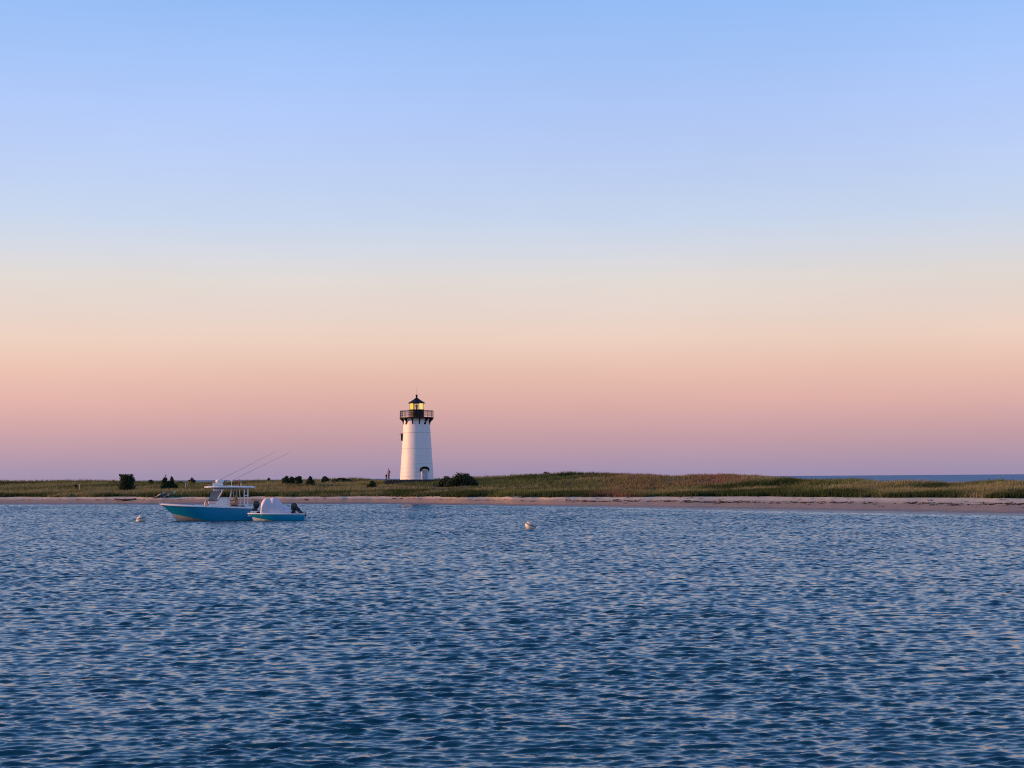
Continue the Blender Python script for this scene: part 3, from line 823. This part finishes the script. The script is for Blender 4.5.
def on_ground(px_, py_):
    best = None
    for d in np.arange(138, 300, .25):
        q = at(px_, py_, d)
        if gz(q.x, q.y) >= q.z: return Vector((q.x, q.y, gz(q.x, q.y)))
    return q
def beach_chair(p, rz, label, cloth):
    o = thing('beach_chair', p, label, 'chair', 'teal beach chairs on the sand', rz)
    al = MATS.get('chair_metal') or mat('chair_metal', (.5, .5, .52), .3, .5, .8)
    MB().box((0, -.02, .22), (.52, .50, .03), Matrix.Rotation(R(-8), 3, 'X')).build('seat', cloth, o)
    MB().box((0, .42, .52), (.52, .03, .66), Matrix.Rotation(R(-28), 3, 'X')).build('backrest', cloth, o)
    for sx in (-.28, .28):
        b = MB(); b.tube([(sx, -.28, 0), (sx, .14, .30), (sx, .58, .84)], .016, 6); b.tube([(sx, .44, 0), (sx, .05, .24), (sx, -.28, .27)], .016, 6); b.tube([(sx, -.22, .42), (sx, .38, .46)], .022, 6)
        b.build('side_frame', al, o)
    return o
def bz(px_, py_, d=None):
    return on_ground(px_, py_)
# two sitters, facing left along the beach
c1 = bz(162.2, 497, 247); beach_chair(c1, R(-80), 'teal beach chair under the sitter in the teal top', teal)
person(c1 + Vector((0, 0, -.02)), 'person in a teal top reclining in a beach chair with bare legs stretched out', seated(), teal, navy, hairb, 1.0, R(-80), legs_cover=.35)
c2 = bz(167.2, 497.6, 245.4); 
person(c2 + Vector((0, 0, -.16)), 'person in a pink top sitting low on the sand between the two teal chairs', seated(), pink, navy, hairl, .95, R(-40), 'long', legs_cover=.4)
c3 = bz(171.8, 496.5, 248); beach_chair(c3, R(-50), 'empty dark teal beach chair at the right of the sitters', tealc)
tw = bz(156.6, 498, 246)
rows_ = []
for i in range(9):
    t = i / 8
    rows_.append([Vector((tw.x - .85 + 1.5 * t, tw.y - .45 + .9 * k / 6, tw.z + .05 + .62 * t ** 2.2 * (1 - .08 * abs(k - 3)) + .02 * math.sin(3 * k + 5 * t))) for k in range(7)])
ob = MB().grid(rows_).build('beach_towel', beige, None, True)
sd_ = ob.modifiers.new('thick', 'SOLIDIFY'); sd_.thickness = .03
tag(ob, 'pale lilac towel sloping up from the sand left of the sitters', 'towel')

# ------------------------------------------------------------------ boats
def lerp(a, b, t): return a + (b - a) * t
def hull(o, Lh, beam, zs_b, zs_s, chine_b, rake, topm, botm, capm, deckm, nst=90, cap=.14, dk=.3):
    """bow towards +x; sheer, chine and keel lines lofted; returns sheer points"""
    sheer, chine, keel, rail_low = [], [], [], []
    for i in range(nst):
        t = i / (nst - 1)
        fb = 1 - (1 - min(1, t / .55)) ** 2.3
        ys = beam / 2 * max(.012, fb) * (1 - .07 * max(0, (t - .6) / .4))
        xs_ = Lh / 2 - Lh * t
        zs = lerp(zs_b, zs_s, t ** .7)
        fc = 1 - (1 - min(1, t / .60)) ** 1.9
        yc = beam / 2 * .84 * max(.012, fc)
        xc = Lh / 2 - rake * .72 - (Lh - rake * .72) * t
        zc = chine_b * (1 - min(1, t / .56)) ** 1.2 - .10 * min(1, t / .5)
        xk = Lh / 2 - rake * 1.0 - (Lh - rake) * t
        zk = lerp(-.05, -.42, min(1, t / .25))
        sheer.append(Vector((xs_, ys, zs))); chine.append(Vector((xc, yc, zc))); keel.append(Vector((xk, 0, zk)))
    M = lambda v: Vector((v.x, -v.y, v.z))
    b = MB()
    for f in (lambda v: v, M):
        rows = []
        for s_, c_ in zip(sheer, chine):
            rows.append([f(c_.lerp(s_, k) + Vector((0, .05 * math.sin(math.pi * k) * min(1, max(0, (s_.y - .1) / .9)), 0))) for k in (0, .33, .66, 1)])
        b.grid(rows)
    b.add([sheer[-1], chine[-1], keel[-1], M(chine[-1]), M(sheer[-1])], [(0, 1, 2, 3, 4)])
    b.build('hull', topm, o, True)
    b = MB()
    for f in (lambda v: v, M):
        b.grid([[f(k_), f(k_.lerp(c_, .5)), f(c_)] for k_, c_ in zip(keel, chine)])
    b.build('bottom', botm, o, True)
    b = MB()
    for f in (lambda v: v, M):
        rows = []
        for s_ in sheer:
            y = s_.y; yi = max(.0, y - dk)
            rows.append([f(Vector((s_.x, y + .03, s_.z - cap))), f(Vector((s_.x, y + .045, s_.z - cap * .7))), f(Vector((s_.x, y + .02, s_.z + .02))), f(Vector((s_.x, yi, s_.z + .03))), f(Vector((s_.x, yi, s_.z - .25)))])
        b.grid(rows)
    s_ = sheer[-1]
    b.box((s_.x + .06, 0, s_.z - .04), (.14, 2 * s_.y + .04, .14))
    b.box((sheer[0].x + .015, 0, sheer[0].z - cap * .45), (.09, .11, cap * 1.1))
    b.build('gunwale', capm, o, True)
    b = MB()
    rows = []
    for i, s_ in enumerate(sheer):
        t = i / (nst - 1); z = s_.z + .025 if t < .22 else lerp(zs_b, zs_s, 1) - .55
        y = s_.y * .98; x = s_.x
        if t >= .22:
            c_ = chine[i]; k = max(0, min(1, (z - c_.z) / (s_.z - c_.z))); q_ = c_.lerp(s_, k); y = max(.01, q_.y - .10); x = q_.x - .05
        rows.append([Vector((x, -y, z)), Vector((x, 0, z + .03)), Vector((x, y, z))])
    b.grid(rows); b.build('deck', deckm, o)
    return sheer
blue = mat('teal_blue_gelcoat', (.004, .235, .42), .22, .5, var=.05, scale=.5)
cream = mat('cream_bottom_paint', (.50, .42, .35), .55, .3, var=.15, scale=1.5)
gel = mat('white_gelcoat', (.80, .80, .80), .3, .5, var=.04)
nonskid = mat('pale_grey_deck', (.6, .6, .6), .7, .3)
pipe = mat('white_pipe', (.78, .76, .74), .3, .5)
blue2 = mat('bright_teal_gelcoat', (.006, .275, .48), .22, .5, var=.05, scale=.5)
tan = mat('tan_vinyl', (.36, .20, .10), .6, .3, var=.15)
under = mat('blue_underside', (.10, .22, .42), .5, .3)
tint = mat('tinted_windscreen', (.10, .16, .22), .1, .6)
cowl = mat('dark_navy_cowling', (.012, .014, .03), .25, .5, var=.1)
redm = mat('red_plastic', (.35, .03, .03), .5)

pm = at(206.3, 520.3, 137); YAW = R(9)
bt = thing('motor_boat', (pm.x, 137, 0.0), 'blue centre console motor boat with white hardtop and outriggers, bow to the left', 'boat', None, R(180) + YAW)
KX = 137 / F
def bx(px_): return (206.3 - px_) * KX / math.cos(YAW)           # local x of a pixel column
def bzz(py_): return (520.3 - py_) * KX                             # height of a pixel row
sh = hull(bt, 90 * KX / math.cos(YAW), 2.55, 1.56, 1.14, .64, 1.5, blue, cream, gel, nonskid, cap=.115)
# bow rail and anchor roller
MB().box((bx(162.5), 0, 1.56), (.34, .14, .07)).build('anchor_roller', mat('steel', (.55, .55, .55), .25, .5, .9), bt)
# console
cs = MB()
rows_ = []
for (z, x0, x1, w_) in ((.5, bx(214), bx(229.5), .50), (1.42, bx(215.5), bx(229), .48), (1.95, bx(216.8), bx(228), .45), (2.02, bx(218), bx(227.5), .42)):
    rows_.append([Vector((x0, -w_, z)), Vector((x0, w_, z)), Vector((x1, w_, z)), Vector((x1, -w_, z))])
cs.grid(rows_, closed=True); cs.add(rows_[-1], [(0, 1, 2, 3)])
cs.build('console', gel, bt, bevel=.04)
MB().box((bx(212.3), 0, 1.58), (.72, .86, .26)).build('front_seat', mat('pale_cushion', (.72, .60, .58), .6), bt, bevel=.06)
MB().box((bx(212.3), 0, 1.15), (.62, .8, .6)).build('front_seat_base', gel, bt)
MB().lathe([(.20, 1.2), (.17, 1.5), (.05, 1.85)], 10).build('anchor_bag', cream, bt, True).location = (bx(206), 0, 0)
# windscreen: wrap-around glass with frame
ws = MB()
for sgn in (-1, 1):
    ws.add([(bx(208.6), .40 * sgn, 1.82), (bx(218.5), .50 * sgn, 1.9), (bx(220.3), .46 * sgn, 2.72), (bx(211.5), .38 * sgn, 2.72)], [(0, 1, 2, 3)])
ws.add([(bx(208.6), -.40, 1.82), (bx(208.6), .40, 1.82), (bx(211.5), .38, 2.72), (bx(211.5), -.38, 2.72)], [(0, 1, 2, 3)])
o = ws.build('windscreen', tint, bt); o.modifiers.new('thick', 'SOLIDIFY').thickness = .015
MB().box((bx(213.3), 0, 1.80), (.9, .92, .07)).build('windscreen_base', navy, bt)
# hardtop (rounded slab, slightly cambered), built rows across
zt_ = bzz(487.1)
rows_ = []
xa, xb = bx(204.2), bx(254.0)
for i in range(15):
    t = i / 14; x = lerp(xa, xb, t); wv_ = 1.08 * min(1, (.35 + 1.9 * (t * (1 - t)) ** .7)); zc_ = zt_ - .12 * (t - .3) ** 2 + .0
    e = .45 if i in (0, 14) else 1
    rows_.append([Vector((x, wv_ * k, zc_ + q * e)) for k, q in ((-1, 0), (-.96, .055), (-.5, .085), (0, .10), (.5, .085), (.96, .055), (1, 0), (.96, -.07), (0, -.06), (-.96, -.07))])
ht = MB().grid(rows_, closed=True); ht.add(rows_[0], [tuple(range(10))]); ht.add(rows_[-1], [tuple(range(9, -1, -1))])
ht.build('hardtop', gel, bt)
MB().box((bx(231.5), 0, zt_ - .115), (3.2, 1.7, .07)).build('hardtop_lining', under, bt)
MB().box((bx(218), 0, zt_ - .24), (.86, .9, .26)).build('electronics_box', gel, bt, bevel=.05)
MB().box((bx(217.3), 0, zt_ + .24), (.88, .62, .30)).build('equipment_pod', gel, bt, bevel=.06)
o = MB().lathe([(.30, 0), (.36, .05), (.37, .16), (.30, .25), (.10, .28)], 24).build('radome', gel, bt, True); o.location = (bx(219), 0, zt_ + .39)
# hardtop legs
for sgn in (-1, 1):
    y = .62 * sgn
    for (xa_, za_, xb_, zb2) in ((217.5, 499, 223.5, 488.5), (228.5, 504, 230.8, 488.3), (243.3, 506, 243.0, 488.6), (246.4, 506, 246.6, 488.6)):
        MB().tube([(bx(xa_), y * 1.05, bzz(za_)), (bx(xb_), y, bzz(zb2))], .048, 8).build('hardtop_leg', pipe, bt)
    MB().tube([(bx(243.1), y, bzz(496)), (bx(246.5), y, bzz(496))], .035, 8).build('hardtop_leg_brace', pipe, bt)
# helm seats, with tan backs, on a leaning post
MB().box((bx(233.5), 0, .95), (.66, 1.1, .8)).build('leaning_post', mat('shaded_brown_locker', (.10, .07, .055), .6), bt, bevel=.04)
for y in (-.42, .42):
    s_ = MB().box((bx(233.6), y, 1.42), (.56, .62, .14)).build('helm_seat', tan, bt, bevel=.04)
    MB().box((bx(235.3), y, 1.82), (.22, .60, .84), Matrix.Rotation(R(6), 3, 'Y')).build('seat_back', tan, s_, bevel=.05)
    MB().box((bx(231.6), y * 1.35, 1.75), (.40, .07, .08)).build('armrest', tan, s_, bevel=.02)
for k, (xx, xt) in enumerate(((232.4, 232.2), (236.6, 235.4), (239.6, 238.4))):
    MB().tube([(bx(xx), -.5 + .5 * k, 1.0), (bx(xt), -.5 + .5 * k, zt_ - .12)], .035, 6).build('rod_holder_tube', pipe, bt)
MB().box((bx(240.2), .1, 1.05), (.5, .9, .5)).build('bait_station', mat('brown_locker', (.20, .13, .09), .6), bt, bevel=.03)
# lights and aerials
b = MB(); b.tube([(0, 0, 0), (0, 0, .42)], .022, 6); o = b.build('stern_light_pole', pipe, bt); o.location = (bx(230.6), -.3, zt_ + .07)
MB().lathe([(.03, .40), (.075, .44), (.075, .53), (.03, .57)], 12).build('lamp_globe', gel, o, True)
o = MB().tube([(0, 0, 0), (.02, 0, .62)], [.045, .03], 6).build('aerial', redm, bt); o.location = (bx(238.4), .2, zt_ + .06)
o = MB().tube([(0, 0, 0), (0, 0, .45)], [.03, .02], 6).build('aerial', pipe, bt); o.location = (bx(239.8), -.2, zt_ + .06)
# outriggers, long thin poles swept up and back
grey_pole = mat('grey_pole', (.38, .34, .37), .4, .4)
for sgn, xb0, xt0, yt0 in ((1, 207, 274.5, 452), (-1, 219, 287.5, 452.6)):
    b = MB(); b.tube([(bx(xb0), .95 * sgn, zt_ + .06), (bx(lerp(xb0, xt0, .5)), 1.4 * sgn, lerp(zt_ + .06, bzz(yt0), .5)), (bx(xt0), 1.9 * sgn, bzz(yt0))], [.019, .014, .008], 6)
    b.build('outrigger', grey_pole, bt)
def outboard(par, x, z, s=1.0, tilt=0.0, y=0):
    o = thing('outboard', (0, 0, 0), None, None); o.name = 'outboard_motor'
    o.parent = par; o.location = (x, y, z); o.rotation_euler = (0, R(tilt), 0); o.scale = (s,) * 3
    rows = []
    for (zz, x0, x1, w_) in ((.0, -.34, .06, .14), (.10, -.42, .10, .19), (.32, -.46, .12, .20), (.50, -.42, .08, .18), (.60, -.30, .0, .11)):
        rows.append([Vector((x1, -w_ * .6, zz)), Vector((x1, w_ * .6, zz)), Vector((lerp(x0, x1, .4), w_, zz)), Vector((x0, w_ * .7, zz)), Vector((x0, -w_ * .7, zz)), Vector((lerp(x0, x1, .4), -w_, zz))])
    b = MB().grid(rows, closed=True); b.add(rows[-1], [tuple(range(6))]); b.add(rows[0], [tuple(range(5, -1, -1))])
    b.build('cowling', cowl, o, bevel=.03)
    b = MB(); b.box((-.16, 0, -.35), (.24, .14, .72)); b.box((.06, 0, -.2), (.20, .26, .34)); b.build('midsection', cowl, o, bevel=.02)
    b = MB(); b.box((-.22, 0, -.72), (.46, .22, .03)); b.tube([(.06, 0, -.92), (-.1, 0, -.93), (-.36, 0, -.92)], [.03, .075, .06], 10); b.box((-.12, 0, -1.08), (.2, .025, .26)); b.box((-.14, 0, -.82), (.22, .06, .22))
    b.build('gearcase', cowl, o)
    b = MB()
    for k in range(3):
        b.box(Vector((-.40, .0, -.92)) + Matrix.Rotation(R(120 * k), 3, 'X') @ Vector((0, 0, .09)), (.03, .10, .17), Matrix.Rotation(R(120 * k), 3, 'X') @ Matrix.Rotation(R(25), 3, 'Z'))
    b.build('propeller', cowl, o)
    return o
outboard(bt, bx(252.2) - .08, 1.08, 1.0)

# tender with a white cover over its console
pt = at(276.6, 519.8, 134.8); K2 = 134.8 / F
td = thing('tender', (pt.x, 134.8, 0.06), 'small blue open boat with a white cover over its console, beside the bigger boat', 'boat', None, R(180) + R(2))
def tx(px_): return (276.6 - px_) * K2
def tz(py_): return (520.1 - py_) * K2
hull(td, 57 * K2, 1.85, .60, .53, .26, .50, blue2, gel, gel, nonskid, cap=.06, dk=.2)
coverm = mat('white_fabric_cover', (.72, .67, .74), .75, .25, var=.10, scale=2.2, bump=.7, bscale=4)
# draped cover: a peaked dome with folds over console and seat
rows_ = []
cr_ = random.Random(3)
prof = [(262.0, 511, .30), (261.2, 507, .52), (261.6, 503.5, .60), (263.2, 499.8, .62), (265.5, 497.8, .60), (268.2, 498.6, .56), (270, 499.0, .54), (271.8, 498.0, .58), (274, 497.2, .63), (277.5, 498.6, .60), (280.2, 501.2, .57), (282.2, 505.2, .52), (283.6, 508.0, .48), (287.5, 508.0, .48), (291.0, 508.3, .46), (291.6, 511.5, .40)]
z0c = .42
for i, (xx, yy, w_) in enumerate(prof):
    zt2 = tz(yy); row = []
    for k in range(13):
        a = math.pi * k / 12
        fold = 1 + .10 * math.sin(5 * a + i * 1.9) + .07 * cr_.uniform(-1, 1)
        row.append(Vector((tx(xx) + .05 * math.sin(4 * a + i), -w_ * math.copysign(abs(math.cos(a)) ** .65, math.cos(a)) * fold, z0c + (zt2 - z0c) * (math.sin(a) ** .6) * (1 + .03 * math.sin(6 * a + 2 * i)))))
    rows_.append(row)
o = MB().grid(rows_).build('console_cover', coverm, td, True)
sb = o.modifiers.new('smooth', 'SUBSURF'); sb.levels = sb.render_levels = 1
MB().box((tx(254.2), 0, .66), (.52, .5, .26)).build('bow_locker', gel, td, bevel=.03)
MB().box((tx(260), 0, .62), (.46, .9, .2)).build('bow_cushion', navy, td, bevel=.04)
outboard(td, tx(292.2), .86, 1.0, 0)
# second, smaller motor tilted up astern of the main one
o = outboard(td, tx(299.2), .72, .62, 52, .30)
MB().box((tx(297.5), .12, .56), (.55, .8, .1)).build('swim_platform', cowl, td, bevel=.02)

# ------------------------------------------------------------------ mooring buoys
bw = mat('white_buoy_plastic', (.66, .60, .50), .45, .4, var=.12, scale=4)
bb_ = mat('grey_blue_buoy_band', (.24, .24, .29), .5, .4, var=.15)
def buoy(px_, py_, wpx, label, tilt, rzz, neck=.55):
    p = on_water(px_, py_); r_ = wpx / 2 * 1.1 * p.y / F
    o = thing('mooring_buoy', (p.x, p.y, .0), label, 'buoy', 'mooring buoys', 0, (R(tilt[0]), R(tilt[1]), rzz))
    pr = [(.02, -.62), (.55, -.55), (.86, -.28), (1.0, .06), (.97, .30)]
    MB().lathe([(a * r_, z * r_ * .9 + .36 * r_) for a, z in pr], 28, close=True).build('float', bw, o, True)
    MB().lathe([(.975 * r_, .63 * r_), (.985 * r_, .67 * r_), (.90 * r_, .84 * r_), (.88 * r_, .86 * r_)], 28, close=True).build('band', bb_, o, True)
    MB().lathe([(.88 * r_, .863 * r_), (.70 * r_, 1.02 * r_), (.42 * r_, 1.14 * r_), (.22 * r_, 1.20 * r_), (.18 * r_, 1.36 * r_), (.10 * r_, 1.39 * r_)], 28, close=True).build('cap', bw, o, True)
    ri = MB().ring(.16 * r_, 0, .035 * r_, 20, 6).build('ring', mat('rusty_steel', (.10, .06, .05), .6, .4, .6), o, True)
    ri.rotation_euler = (R(90), 0, 0); ri.location = (0, 0, 1.49 * r_)
    return o
buoy(141.6, 521.6, 9.0, 'pale mooring buoy on the water left of the blue motor boat, under the beach', (4, -14), .3)
buoy(529.4, 528.6, 10.4, 'pale mooring buoy floating alone in open water right of the lighthouse', (6, 24), 0)

# ------------------------------------------------------------------ kayak on the sand
kp = bz(125.3, 500.8, 243)
kr = mat('dark_red_plastic', (.17, .07, .05), .4, .4, var=.2)
ky = thing('kayak', (kp.x, kp.y, kp.z + .03), 'dark red kayak lying on the sand at the left of the beach', 'kayak', None, R(6))
rows_ = []
for i in range(17):
    t = -1 + i / 8; x = t * 1.65; w_ = .33 * (1 - abs(t) ** 2.2) + .012; zb2 = .16 * abs(t) ** 3; zt2 = .25 + .10 * abs(t) ** 3
    rows_.append([Vector((x, w_ * math.cos(a), (zb2 + zt2) / 2 + (zt2 - zb2) / 2 * math.sin(a))) for a in [2 * math.pi * k / 14 for k in range(14)]])
b = MB().grid(rows_, closed=True); b.add(rows_[0], [tuple(range(14))]); b.add(rows_[-1], [tuple(range(13, -1, -1))])
b.build('hull', kr, ky, True)
MB().ring(.26, 0, .035, 28, 6).build('cockpit_rim', bw, ky, True).location = (-.1, 0, .335)
MB().box((-.28, 0, .42), (.10, .34, .26), Matrix.Rotation(R(-18), 3, 'Y')).build('seat_back', bw, ky, bevel=.03)
